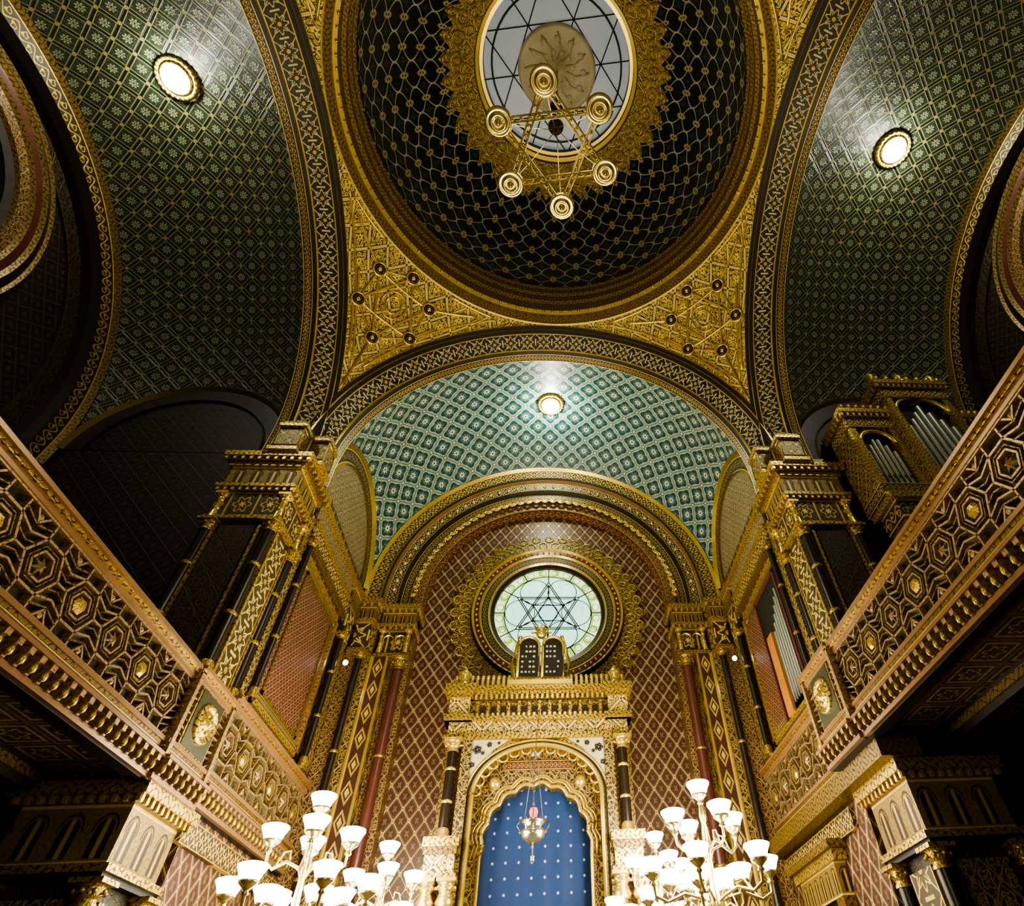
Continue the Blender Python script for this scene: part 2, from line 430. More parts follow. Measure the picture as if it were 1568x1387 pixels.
m.obj('pendentives',dome)
# ------------------------------------------------------------------ arms
def arm(T,name,vault,lun,walls,endsegs,yend,full=True,lit=True,A=4.9,wn=('',''),lo=(0,-.1)):
    e=empty(name)
    B=(yend-5.56)/2; YC=(yend+5.56)/2; RS=sqrt(A*A+B*B)
    m=MB(T)
    m.ring([(5.36,4.96,5.27,4.93,'gold_plain'),(5.27,4.93,5.22,5.0,'black'),(5.22,5.0,5.17,5.0,'gold_plain'),(5.17,5.0,5.11,5.08,'black'),(5.11,5.08,4.84,5.46,'band_star'),(4.84,5.46,4.80,5.46,'gold_plain'),(4.80,5.46,4.76,5.54,'black'),(4.76,5.54,4.70,5.72,'band_scroll'),(4.70,5.72,A+.02,5.74,'gold_dark')],(0,0,ZC),96,0,pi,stilt=.45)
    m.obj('great_arch',e)
    if not full: return e
    m=MB(T)
    def sail(s,t):
        x=A*sin((s-.5)*pi); y=B*sin((t-.5)*pi)
        zz=sqrt(max(RS*RS-x*x-y*y,0))
        return (x,YC+y,ZC+zz,RS*atan2(x,max(zz,1e-4)),RS*asin(y/RS))
    m.grid(sail,96,48,vault)
    m.obj('sail_vault',e)
    g1,g2,g3=('gold_dark','gold','band_green') if lit else ('black','gold_dark','dark_wood')  # unlit arms get darker mouldings: shade put into the materials
    for sx in(-1,1):
        m=MB(T)
        V=[(sx*(A+.06),YC,ZC)]
        for i in range(33):
            t=pi*i/32; V.append((sx*(A+.06),YC+B*1.02*cos(t),ZC+B*1.02*sin(t)))
        F=[(0,i,i+1) for i in range(1,33)]
        m.add(V,F,lun)
        for (r0,h0,r1,h1,mt) in [(B*1.02,0,B*.96,-.09,g1),(B*.96,-.09,B*.93,0,g2),(B*.93,0,B*.78,.02,g3),(B*.78,.02,B*.76,-.04,g2)]:
            V=[];U=[]
            for (r,h,vv) in((r0,h0,0),(r1,h1,1)):
                for i in range(49):
                    t=pi*i/48; V.append((sx*(A+h+.03),YC+r*cos(t),ZC+r*sin(t))); U.append((t*r/.35,vv))
            m.add(V,[(i,i+1,49+i+1,49+i) for i in range(48)],mt,U,True)
        m.box(sx*(A+.06),sx*(A+.3),6.2,yend+.3,0,ZC+.02,walls)
        m.obj(wn[(sx+1)//2])
    m=MB(T)
    dy=yend-10.2
    m.ring([(a*A/4.9,b+dy,c*A/4.9,d+dy,mt) for a,b,c,d,mt in endsegs],(0,0,ZC),96,0,pi,stilt=.5)
    m.obj('end_arch',e)
    X,Y=lo[0],YC+lo[1]
    z=ZC+sqrt(RS*RS-X*X-lo[1]**2)
    m=MB(T)
    m.lathe([(.42,.03),(.40,-.06),(.34,-.07),(.32,-.02),(.28,-.10)],(X,Y,z-.02),32,'gold')
    for k in range(24):
        a=k*pi/12; m.ball((X+.37*cos(a),Y+.37*sin(a),z-.09),.03,'gold_plain',6)
    m.lathe([(.28,-.08),(.25,-.14),(.14,-.2),(.001,-.22)],(X,Y,z-.02),32,'bulb')
    m.obj('oculus_bulb',e)
    L=bpy.data.lights.new('oculus_light','POINT'); L.energy=OC[name]; L.shadow_soft_size=.12; L.color=(.97,1,.82)
    o=bpy.data.objects.new('oculus_light',L); bpy.context.collection.objects.link(o); o.parent=e; o.location=T((X,Y,z-.38))
    return e
OC={'ceiling_east_vault':300,'ceiling_left_vault':210,'ceiling_right_vault':210}
eastsegs=[(4.98,10.18,4.90,10.10,'black'),(4.90,10.10,4.84,10.2,'gold_plain'),(4.84,10.2,4.50,10.22,'band_gold'),(4.50,10.22,4.44,10.14,'gold_plain'),(4.44,10.14,4.40,10.22,'black'),(4.40,10.22,4.36,10.34,'band_red'),(4.36,10.34,4.10,10.38,'band_star'),(4.10,10.38,4.05,10.32,'gold_plain'),(4.05,10.32,4.0,10.5,'black'),(4.0,10.5,3.78,10.52,'band_scroll'),(3.78,10.52,3.72,10.46,'gold_plain'),(3.72,10.46,3.70,10.6,'black'),(3.70,10.6,3.46,10.62,'filigree_red'),(3.46,10.62,3.40,11.05,'band_red')]
ev=arm(Tid,'ceiling_east_vault','vault_teal','filigree_cream','red_wall',eastsegs,10.2,wn=('wall_choir_left','wall_choir_right'))
sidesegs=[(4.98,10.18,4.88,10.08,'black'),(4.88,10.08,4.82,10.2,'gold_dark'),(4.82,10.2,4.45,10.24,'band_scroll'),(4.45,10.24,4.40,10.14,'gold_dark'),(4.40,10.14,4.34,10.32,'dark_wood'),(4.34,10.32,4.3,10.5,'black'),(4.3,10.5,3.98,10.47,'filigree_shaded'),(3.98,10.47,3.92,10.44,'gold_dark'),(3.92,10.44,3.9,10.5,'black')]  # side arch gilding swapped for dark bands, shade painted in
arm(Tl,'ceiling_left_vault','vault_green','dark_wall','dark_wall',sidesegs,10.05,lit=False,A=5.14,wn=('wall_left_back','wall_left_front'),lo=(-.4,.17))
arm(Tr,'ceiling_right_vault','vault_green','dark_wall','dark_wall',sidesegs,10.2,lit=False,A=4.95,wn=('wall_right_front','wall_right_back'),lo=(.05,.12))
arm(Tb,'ceiling_back_arch',None,None,None,None,10.2,full=False)
m=MB()
n=44
for i in range(n):
    t=pi*(i+.5)/n; r=3.74; w=pi*r/n/2
    c=(r*cos(t),10.44,ZC+r*sin(t))
    for rr in(1.0,.6):
        m.tube([(c[0]-w*rr*cos(q)*1.0,c[1],c[2]-w*rr*sin(q)) for q in [t-pi/2+pi*j/6 for j in range(7)]],.026,'gold_plain',5)
    r=4.22; m.ball((r*cos(t),10.34,ZC+r*sin(t)),.05,'gold_plain',6)
m.obj('arch_lace',ev)
# ------------------------------------------------------------------ east wall
m=MB()
m.box(-5.3,5.3,11.0,11.3,0,15.6,'red_wall')
m.obj('wall_east')
def rose(T,c,name,glass,k=1.0,lit=True):
    e=empty(name)
    m=MB(T)
    V=[];U=[];N=64
    V.append((c[0],c[1]-.04,c[2]));U.append((0,0))
    for i in range(N): 
        t=2*pi*i/N; V.append((c[0]+1.52*k*cos(t),c[1]-.04,c[2]+1.52*k*sin(t))); U.append((cos(t),sin(t)))
    m.add(V,[(0,1+i,1+(i+1)%N) for i in range(N)],glass,U)
    m.obj('glass',e)
    m=MB(T)
    y=c[1]-.07
    P=lambda r,t:(c[0]+r*k*cos(t),y,c[2]+r*k*sin(t))
    for q in range(6):
        a=q*pi/3+pi/6
        for s in(1.04,.94,.50):
            m.tube([P(s,a),P(s,a+2*pi/3)],.015*k,'black',4)
        m.tube([P(1.24,a+pi/6),P(1.5,a+pi/6)],.016*k,'black',4)
        m.tube([P(1.04,a),P(1.5,a)],.016*k,'black',4)
        m.tube([P(.94,a),P(.5,a)],.01*k,'black',4)
    for rr in(1.24,.27):
        m.tube([P(rr,2*pi*i/48) for i in range(49)],.014*k,'black',4)
    for q in range(6):
        a=q*pi/3; cc=P(.80,a)
        m.tube([(cc[0]+.42*k*cos(2*pi*i/24),y,cc[2]+.42*k*sin(2*pi*i/24)) for i in range(25)],.012*k,'black',4)
    for q in range(24):
        cc=P(1.37,q*pi/12+pi/24); m.tube([(cc[0]+.10*k*cos(2*pi*i/10),y,cc[2]+.10*k*sin(2*pi*i/10)) for i in range(11)],.008*k,'black',4)
    m.obj('tracery',e)
    m=MB(T)
    S=[(1.5,-.02,1.52,-.12,'black'),(1.52,-.12,1.62,-.15,'column_dark'),(1.62,-.15,1.66,-.2,'gold_plain'),(1.66,-.2,1.88,-.2,'band_green'),(1.88,-.2,1.92,-.26,'gold_plain'),(1.92,-.26,2.06,-.24,'column_red'),(2.06,-.24,2.12,-.30,'gold_plain'),(2.12,-.30,2.18,-.12,'black'),(2.18,-.12,2.62,-.10,'filigree_mid')]
    if not lit: S=[(1.5,-.02,1.54,-.16,'black'),(1.54,-.16,1.66,-.2,'dark_wood'),(1.66,-.2,1.7,-.26,'gold_dark'),(1.7,-.26,1.9,-.24,'filigree_red'),(1.9,-.24,1.96,-.3,'gold_dark'),(1.96,-.3,2.1,-.28,'column_red'),(2.1,-.28,2.16,-.34,'gold_dark'),(2.16,-.34,2.35,-.2,'dark_wood'),(2.35,-.2,2.4,-.24,'gold_dark'),(2.4,-.24,2.45,-.02,'black')]  # unlit side frames: shade painted in through darker ring materials
    S=[(a*k,b,cc*k,d,mt) for a,b,cc,d,mt in S]
    m.ring(S,c,96)
    N=40
    if lit:
        for i in range(N):
            t=2*pi*i/N; r=2.62*k
            V=[(c[0]+(r-.02)*cos(t-pi/N),c[1]-.1,c[2]+(r-.02)*sin(t-pi/N)),(c[0]+(r-.02)*cos(t+pi/N),c[1]-.1,c[2]+(r-.02)*sin(t+pi/N)),(c[0]+(r+.26)*cos(t),c[1]-.08,c[2]+(r+.26)*sin(t))]
            m.add(V,[(0,1,2)],'filigree_mid')
            for rr,ww in((2.36,.13),(2.62,.10)):
                t2=t+(pi/N if rr<2.5 else 0)
                m.tube([(c[0]+(rr+ww*cos(q))*cos(t2+.05*sin(q)),c[1]-.12,c[2]+(rr+ww*cos(q))*sin(t2+.05*sin(q))) for q in [2*pi*j/8 for j in range(9)]],.014,'gold_plain',4)
        for i in range(72):
            t=2*pi*i/72; m.ball((c[0]+1.99*k*cos(t),c[1]-.27,c[2]+1.99*k*sin(t)),.035,'gold_plain',6)
    m.obj('frame',e)
    return e
rose(Tid,(0.04,11.0,10.62),'window_2','rose_glass')
for T,nm,w in((Tl,'window_3','wall_left'),(Tr,'window_4','wall_right')):
    yy=10.35 if T is Tl else 10.5
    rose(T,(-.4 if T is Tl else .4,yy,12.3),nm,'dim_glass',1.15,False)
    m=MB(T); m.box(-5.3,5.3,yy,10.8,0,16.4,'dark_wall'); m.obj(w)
# apse pilaster stacks
for sx,T in((-1,Tmx),(1,Tid)):
    m=MB(T)
    m.box(3.45,4.95,10.62,10.99,0,10.5,'filigree_red')
    m.box(4.35,4.95,10.25,10.65,0,10.4,'filigree_mid')
    layers(m,3.5,4.25,10.3,10.83,[(10.28,10.42,.16,'gold'),(10.2,10.28,.10,'gold_dark'),(9.86,10.2,.05,'arcade'),(9.78,9.86,.12,'gold'),(9.70,9.78,.07,'gold_dark'),(9.05,9.70,.0,'block_pat'),(8.98,9.05,.06,'gold')],True)
    m.box(3.95,4.3,10.28,10.7,0,9.0,'lozenge','v')
    for xx in(3.93,4.32): m.box(xx-.02,xx+.02,10.24,10.3,0,9.0,'gold_plain')
    column(m,3.66,10.42,2.0,8.98,.12,'column_red')
    for xx in(3.72,4.02): 
        m.ring([(.11,-.03,.13,-.05,'gold_plain'),(.13,-.05,.15,-.0,'gold_dark')],(xx,10.29,9.42),16,0,pi); m.box(xx-.14,xx-.11,10.26,10.3,9.15,9.42,'gold_plain'); m.box(xx+.11,xx+.14,10.26,10.3,9.15,9.42,'gold_plain')
    for xx in(3.55,4.2): column(m,xx,10.26,9.05,9.70,.045,'gold','gold_plain',8)
    layers(m,4.45,4.82,10.0,10.4,[(10.28,10.42,.14,'gold'),(10.2,10.28,.09,'gold_dark'),(9.86,10.2,.04,'arcade'),(9.78,9.86,.1,'gold'),(9.05,9.78,.0,'band_gold'),(8.98,9.05,.06,'gold')],True)
    m.box(4.5,4.95,10.1,10.4,0,9.0,'filigree_red')
    column(m,4.55,10.05,2.0,8.98,.08,'column_dark')
    layers(m,4.82,4.93,9.25,9.75,[(10.28,10.42,.1,'gold'),(9.9,10.28,.02,'arcade'),(9.8,9.9,.08,'gold_dark'),(9.0,9.8,0,'band_gold'),(6.1,9.0,-.02,'filigree_mid')],False)
    column(m,4.80,9.2,6.05,9.0,.065,'column_dark')
    m.obj('pilaster_cluster' )
    m=MB(T); m.tube([(4.75,9.5,8.35),(4.6,9.4,8.35)],.02,'dark_wood',6); m.ball((4.6,9.38,8.35),.06,'spot_glass',8); m.obj('wall_spotlight')
    m=MB(T)
    m.box(4.86,4.96,6.2,9.3,9.5,9.85,'band_gold','h')
    m.box(4.82,4.96,6.2,9.3,9.85,9.93,'gold'); m.box(4.84,4.96,6.2,9.3,9.42,9.5,'gold_dark')
    m.box(4.9,4.96,6.2,9.3,9.93,10.4,'filigree_cream')
    m.box(4.8,4.96,6.2,9.4,10.36,10.46,'gold')
    for (y0,y1,z0,z1) in((6.35,8.95,9.1,9.2),(6.35,8.95,6.1,6.2),(6.35,6.45,6.1,9.2),(8.85,8.95,6.1,9.2)):
        m.box(4.86,4.96,y0,y1,z0,z1,'gold')
    for (y0,y1,z0,z1) in((6.5,8.8,8.95,9.08),(6.5,8.8,6.22,6.34)): m.box(4.88,4.96,y0,y1,z0,z1,'band_scroll','h')
    m.box(4.9,4.96,6.45,8.85,6.2,9.1,'red_fine')
    if sx<0:
        for (y0,y1,z0,z1) in((6.65,8.65,8.85,8.92),(6.65,8.65,6.35,6.42),(6.65,6.72,6.35,8.92),(8.58,8.65,6.35,8.92)):
            m.box(4.87,4.96,y0,y1,z0,z1,'gold_dark')
    else:
        m.box(4.88,4.92,6.55,7.9,6.2,8.9,'black')
        for (y0,y1,z0,z1) in((6.5,7.95,8.85,8.95),(7.88,7.95,6.2,8.9),(6.5,6.57,6.2,8.9)): m.box(4.84,4.95,y0,y1,z0,z1,'column_red')
        m.box(4.82,4.88,7.40,7.72,6.2,7.9,'door_orange')
        for i in range(6):
            yy=6.66+i*.115; h=8.5-.14*i
            m.lathe([(.02,0),(.04,.2),(.04,h-6.3)],(4.85,yy,6.3),10,'tin')
    column(m,4.84,6.28,6.1,9.4,.06,'column_dark')
    m.box(4.9,4.96,6.0,6.22,6.1,9.9,'filigree_mid')
    m.obj('wall_panel')
# ------------------------------------------------------------------ crossing piers
for sx,T in((-1,Tmx),(1,Tid)):
    m=MB(T)
    m.box(5.0,6.2,5.0,6.2,4.5,10.4,'filigree_shaded')
    L=[(10.34,10.46,.26,'gold'),(10.26,10.34,.20,'gold_dark'),(10.16,10.26,.14,'gold'),(9.66,10.16,.08,'arcade'),(9.58,9.66,.16,'gold'),(9.5,9.58,.10,'gold_dark'),(8.9,9.5,.05,'block_pat'),(8.82,8.9,.1,'gold')]
    layers(m,5.0,6.15,5.0,5.95,L,True)
    for (x,y) in((5.02,5.0),(6.1,4.98),(4.98,5.92)):
        column(m,x,y,5.9,8.8,.09,'column_dark')
    for (x,y) in((5.0,4.98),(6.12,4.96),(4.96,5.9)): column(m,x,y,8.85,9.46,.06,'gold','gold_plain',8)
    m.box(5.28,5.92,4.97,5.02,5.9,8.7,'filigree_shaded'); m.box(4.965,5.0,5.2,5.75,5.9,8.7,'band_gold','w')  # shadow-side front darkened, lit inner face gilded: light put into the colours
    for (a,b) in((5.18,5.23),(5.95,6.0)): m.box(a,b,4.95,5.0,5.9,8.7,'gold')
    for (a,b) in((5.14,5.19),(5.76,5.81)): m.box(4.95,5.0,a,b,5.9,8.7,'gold')
    for (a,b,c,d) in((4.72,5.15,5.12,5.55),(5.12,5.6,4.72,5.15)):
        layers(m,a,b,c,d,[(10.46,10.55,.05,'gold'),(10.55,11.2,.0,'filigree_mid'),(11.2,11.28,.04,'gold'),(11.28,11.36,.02,'gold_dark')])
        m.tube([(a-.01,c-.01,10.62),(b+.01,c-.01,10.62),(b+.01,c-.01,11.13),(a-.01,c-.01,11.13),(a-.01,c-.01,10.62)],.02,'gold_plain',4)
        m.tube([(a-.01,c-.01,10.62),(a-.01,d+.01,10.62),(a-.01,d+.01,11.13),(a-.01,c-.01,11.13)],.02,'gold_plain',4)
    m.obj('pier')
    m=MB(T)
    layers(m,5.0,6.15,4.85,5.95,[(4.2,4.35,.2,'gold'),(4.12,4.2,.12,'gold_dark'),(3.5,4.12,.05,'arcade'),(3.42,3.5,.14,'gold'),(3.36,3.42,.08,'black'),(0,3.36,-.04,'filigree_shaded')],True)
    for (x,y) in((5.0,4.85),(6.12,4.85),(4.98,5.9)): column(m,x,y,.8,3.36,.10,'column_dark')
    m.box(4.99,5.05,5.1,5.7,0.5,3.2,'band_gold','w'); m.box(5.25,5.9,4.84,4.95,.5,3.2,'filigree_mid')
    m.obj('lower_pier')
# ------------------------------------------------------------------ gallery parapets
def parapet(T,L,z0,z1,pitch=.80):
    m=MB(T)
    zt=z1-.16; zb=z0+.26
    m.box(0,L,-.10,.22,z1-.05,z1,'rail_wood'); m.box(0,L,-.06,.18,z1-.09,z1-.05,'gold'); m.box(0,L,-.03,.16,zt,z1-.09,'rail_wood')
    m.box(0,L,0.07,.14,zb,zt,'panel_green')
    m.box(0,L,-.02,.14,zt-.025,zt,'strap_rose'); m.box(0,L,-.02,.14,zb,zb+.025,'strap_rose')
    m.box(0,L,-.05,.16,zb-.05,zb,'rail_wood'); m.box(0,L,-.03,.16,zb-.09,zb-.05,'gold_dark'); m.box(0,L,-.02,.16,z0+.02,zb-.09,'band_red','h')
    hz=(zt-zb-.05)/2; zc=(zt+zb)/2
    n=max(1,round(L/pitch)); p=L/n
    def bar(a,b,w=.018,mat='strap_rose'):
        d=Vector((b[0]-a[0],0,b[1]-a[1])); l=d.length
        if l<1e-4: return
        d/=l; nn=Vector((-d.z,0,d.x))*w
        V=[]
        for y in(.07,-.01):
            for q in(a,b):
                for s in(-1,1): V.append((q[0]+nn.x*s,y,q[1]+nn.z*s))
        m.add(V,[(4,5,7,6),(0,1,5,4),(2,3,7,6),(0,2,6,4),(1,3,7,5)],mat)
    for i in range(n):
        cx=(i+.5)*p; R=hz*.70; C=cos(pi/3)
        for rr,w,mt in((1.0,.013,'strap_rose'),(.74,.006,'gold_dark'),(.56,.011,'strap_rose')):
            hx=[(cx+R*rr*cos(k*pi/3),zc+R*rr*sin(k*pi/3)) for k in range(6)]
            for k in range(6): bar(hx[k],hx[(k+1)%6],w,mt)
        if i%2: m.lathe([(R*.36,.05),(R*.36,.0),(R*.22,-.03),(.001,-.04)],(cx,0,zc),6,'gold',axis='y',smooth=False)
        else:
            for k in range(6): 
                a=k*pi/3+pi/6
                V=[(cx+R*.14*cos(a-pi/6),.0,zc+R*.14*sin(a-pi/6)),(cx+R*.42*cos(a),.03,zc+R*.42*sin(a)),(cx+R*.14*cos(a+pi/6),.0,zc+R*.14*sin(a+pi/6)),(cx,-.04,zc)]
                m.add(V,[(0,1,3),(1,2,3)],'strap_rose')
        h=p/2
        for s in(-1,1):
            bar((cx+s*R,zc),(cx+s*h,zc),.011)
            for sz in(-1,1):
                # interlaced straps: outer chevrons, corner lozenges and cross links
                bar((cx+s*R*.5,zc+sz*R*.87),(cx+s*R*.5,zc+sz*hz),.011)
                bar((cx+s*R*.5,zc+sz*R*.87),(cx+s*h,zc+sz*hz*.42),.011)
                bar((cx+s*R*.5,zc+sz*hz*.82),(cx+s*h,zc+sz*hz*.64),.008,'gold_dark')
                bar((cx+s*R*.78,zc+sz*R*.42),(cx+s*h,zc+sz*hz*.18),.008,'gold_dark')
                bar((cx+s*h*.72,zc+sz*hz),(cx+s*h,zc+sz*hz*.70),.011)
        for sz in(-1,1): m.lathe([(.035,.04),(.035,.0),(.001,-.02)],(cx+h,0,zc+sz*hz*.86),6,'strap_rose',axis='y',smooth=False)
    n=int(L/.17)
    for i in range(n):
        x=(i+.5)*L/n
        m.box(x-.035,x+.035,-.13,.1,z0-.04,z0+.03,'strap_rose')
        m.lathe([(.001,-.11),(.032,-.085),(.036,-.04),(.022,0)],(x,-.08,z0-.04),6,'gold')
        m.box(x-.022,x+.022,-.07,.1,z0-.16,z0-.04,'strap_rose')
    m.box(0,L,-.04,.2,z0-.21,z0-.15,'rail_wood'); m.box(0,L,-.15,.2,z0+.02,z0+.06,'rail_wood')
    m.box(0,L,.02,.2,z0-.22,z0+.02,'black')
    return m
def medallion(m,x,z,r):
    m.lathe([(r,.03),(r,-.05),(r*.85,-.09),(r*.75,-.04),(r*.6,-.04),(r*.55,-.08),(r*.3,-.05),(r*.2,-.12),(.001,-.14)],(x,0,z),24,'gold',axis='y')
    for k in range(6): m.ball((x+r*.42*cos(k*pi/3),-.07,z+r*.42*sin(k*pi/3)),r*.1,'gold_plain',6)
for sx,xp,zt in((-1,4.85,5.76),(1,4.47,6.02)):
    e=empty('gallery')
    zb=zt-1.22
    def mkT(x0,y0):
        return lambda p:(sx*(x0+p[1]),y0+p[0],p[2])
    parapet(mkT(xp,-7.0),11.55,zb,zt,.68).obj('nave_parapet',e)
    m=parapet(mkT(xp-.05,4.55),1.3,zb,zt+.02,1.3)
    m.box(.3,1.0,-.03,.05,zb+.3,zt-.18,'panel_green'); m.box(.26,1.04,-.02,.05,zb+.28,zt-.16,'gold'); medallion(m,.65,zb+.68,.27)
    for xx in(.03,1.19): m.box(xx,xx+.08,-.06,.05,zb+.02,zt-.05,'strap_rose')
    m.obj('medallion_pedestal',e)
    parapet(mkT(4.85,5.85),4.1,4.62,5.95,.68).obj('choir_parapet',e)
    m=MB(lambda p:(sx*p[0],p[1],p[2]))
    m.box(xp+.12,10.3,-7,4.85,zb-.05,zb+.1,'soffit_pat')
    m.box(xp+1.25,xp+1.4,-7,4.85,zb-.3,zb-.05,'dark_wood')
    m.box(xp+1.20,xp+1.25,-7,4.85,zb-.22,zb-.12,'gold_dark')
    m.box(xp+.12,5.2,4.55,10.2,4.35,4.62,'gold_dark')
    m.obj('gallery_floor',e)
m=MB()
m.box(4.88,4.96,6.6,10.2,4.0,4.3,'band_gold','h'); m.box(-4.96,-4.88,6.0,10.2,4.0,4.3,'band_gold','h')
m.obj('trim_1')
m=MB()
m.box(4.7,4.95,7.3,9.3,3.75,3.9,'gold'); m.box(4.62,4.95,7.2,9.4,3.9,4.02,'gold_dark'); m.box(4.75,4.95,7.45,9.15,3.3,3.75,'arcade','h')
m.box(4.75,4.95,7.45,7.75,0,3.3,'gold_dark'); m.box(4.75,4.95,8.85,9.15,0,3.3,'gold_dark'); m.box(4.85,4.95,7.75,8.85,0,3.3,'dark_wood')
m.obj('door_1')
# ------------------------------------------------------------------ torah ark
ark=empty('torah_ark')
def slab(m,y,x0,x1,z0,z1,out,cz,th,mat,edge):
    N=len(out); O=[]
    for (x,z) in out:
        if z<=cz: O.append((x0 if x<0 else x1,z))
        else:
            dx,dz=x,z-cz; t=min((x1/dx) if dx>1e-6 else (x0/dx if dx<-1e-6 else 1e9),(z1-cz)/dz if dz>1e-6 else 1e9)
            O.append((dx*t,cz+dz*t))
    for cx in(x0,x1):
        k=min(range(N),key=lambda i:hypot(O[i][0]-cx,O[i][1]-z1)); O[k]=(cx,z1)
    V=[(a,y,b) for a,b in out]+[(a,y,b) for a,b in O]
    m.add(V,[(i,i+1,N+i+1,N+i) for i in range(N-1)],mat)
    V=[(a,y,b) for a,b in out]+[(a,y+th,b) for a,b in out]
    m.add(V,[(i,i+1,N+i+1,N+i) for i in range(N-1)],edge)
AX=-.12
sh=lambda p:(p[0]+AX,p[1],p[2])
m=MB(sh)
o=[(-1.32,0),(-1.32,5.55)]+[( -1.32*cos(t),5.55+.95*sin(t)) for t in [pi*i/60 for i in range(61)]]+[(1.32,5.55),(1.32,0)]
slab(m,9.6,-1.55,1.55,0,6.75,o,5.55,.35,'gold','gold')
for k,(q,mt,w) in enumerate(((1.0,'gold_plain',.05),(1.06,'black',.02),(1.10,'gold_plain',.03))):
    m.tube([(-1.32*q,9.57,3.0)]+[(-1.32*q*cos(t),9.57,5.55+.95*q*sin(t)) for t in [pi*i/40 for i in range(41)]]+[(1.32*q,9.57,3.0)],w,mt,6)
for i in range(15):
    t=pi*(i+.5)/15; m.tube([(-1.26*cos(t)+.1*cos(a),9.62,5.55+.9*sin(t)+.1*sin(a)) for a in [2*pi*j/10 for j in range(11)]],.022,'gold_plain',5)
for s in(-1,1):
    P=[(s*1.47,6.62),(s*.62,6.62),(s*.95,6.42),(s*1.2,6.1),(s*1.38,5.75),(s*1.47,5.7)]
    m.add([(a,9.575,b) for a,b in P],[tuple(range(6))],'ivory')
    for (a,b,r) in((1.3,6.42,.11),(1.05,6.52,.07),(1.38,6.12,.07),(1.18,6.35,.05),(.85,6.55,.04)):
        for k in range(5):
            t=2*pi*k/5; m.ball((s*(a+r*.5*cos(t)),9.565,b+r*.5*sin(t)),r*.38,'dark_wood',6,.8)
def cusp(t): return 1.04+.07*abs(sin(t*8.5))
o=[(-1.10,0),(-1.10,4.55)]+[(-cusp(t)*cos(t),4.75+cusp(t)*sin(t)) for t in [pi*i/120 for i in range(121)]]+[(1.10,4.55),(1.10,0)]
slab(m,9.92,-1.4,1.4,0,6.6,o,4.75,.3,'filigree_mid','gold')
m.tube([(a,9.9,b) for a,b in o],.04,'gold_plain',6)
m.tube([(a*1.09,9.9,4.75+(b-4.75)*1.09) for a,b in o if b>4.5],.025,'gold_plain',6)
m.tube([(a*1.16,9.91,4.75+(b-4.75)*1.13) for a,b in o if b>4.5],.02,'gold_plain',6)
m.box(-.75,.75,9.86,9.95,6.1,6.28,'band_red','h')
for s in(-1,1): m.ball((s*.9,9.88,5.85),.13,'gold_plain',8)
m.obj('arch_front',ark)
m=MB(sh)
m.grid(lambda s,t:(-1.25+2.5*s,10.24+.02*cos(s*40),1+5*t,2.5*s,5*t),80,2,'curtain_blue'); m.obj('curtain',ark)
m=MB(sh)
for s in(-1,1):
    a,b=sorted((s*1.5,s*2.0))
    m.box(a,b,9.75,10.98,0,6.75,'gold_dark')
    a,b=sorted((s*1.42,s*1.62)); m.box(a,b,9.52,9.8,0,6.75,'filigree_mid')
    column(m,s*1.80,9.52,4.78,6.62,.10,'column_dark','gold_plain')
    layers(m,min(s*1.5,s*2.05),max(s*1.5,s*2.05),9.35,9.8,[(4.62,4.78,.06,'gold'),(4.5,4.62,.03,'gold_dark'),(4.2,4.5,.0,'filigree_gold'),(4.12,4.2,.06,'gold')])
    for xx in(1.6,1.95):
        column(m,s*xx,9.42,1.0,4.12,.105,'gold','gold_plain')
        m.lathe([(.13,0),(.17,.08),(.13,.16)],(s*xx,9.42,3.7),12,'gold_plain')
m.obj('ark_columns',ark)
m=MB(sh)
layers(m,-2.0,2.0,9.55,10.8,[(6.62,6.74,.04,'gold'),(6.74,7.02,-.03,'filigree_gold'),(7.02,7.10,.07,'gold'),(7.10,7.16,.05,'gold_dark')],True)
layers(m,-1.95,1.95,9.6,10.8,[(7.16,7.5,.0,'filigree_mid'),(7.5,7.6,.06,'gold_dark'),(7.6,7.68,.12,'gold'),(7.68,7.78,.18,'gold')],True)
for s in(-1,1):
    layers(m,min(s*1.55,s*2.0),max(s*1.55,s*2.0),9.45,9.9,[(7.02,7.12,.07,'gold'),(7.12,7.5,.0,'filigree_gold'),(7.5,7.62,.06,'gold'),(7.62,7.8,.12,'gold')])
for i in range(13):
    x=-1.38+i*.23
    m.box(x-.03,x+.03,9.54,9.62,7.18,7.46,'gold'); m.lathe([(.085,.0),(.085,.03),(.05,.03)],(x+.115,9.58,7.36),10,'gold_plain',axis='y')
    m.box(x+.06,x+.17,9.585,9.61,7.18,7.36,'dark_wood')
for i in range(33):
    x=-1.92+i*.12
    if abs(x)<.62: continue
    m.box(x-.03,x+.03,9.48,9.54,7.78,7.95,'gold_plain'); m.ball((x,9.51,8.0),.045,'gold_plain',6,1.3)
for s in(-1,1):
    m.lathe([(.17,0),(.17,.05),(.1,.1),(.14,.2),(.16,.3),(.08,.38),(.05,.42),(.001,.5)],(s*1.75,9.55,7.8),10,'gold_plain')
m.obj('entablature',ark)
m=MB(sh)
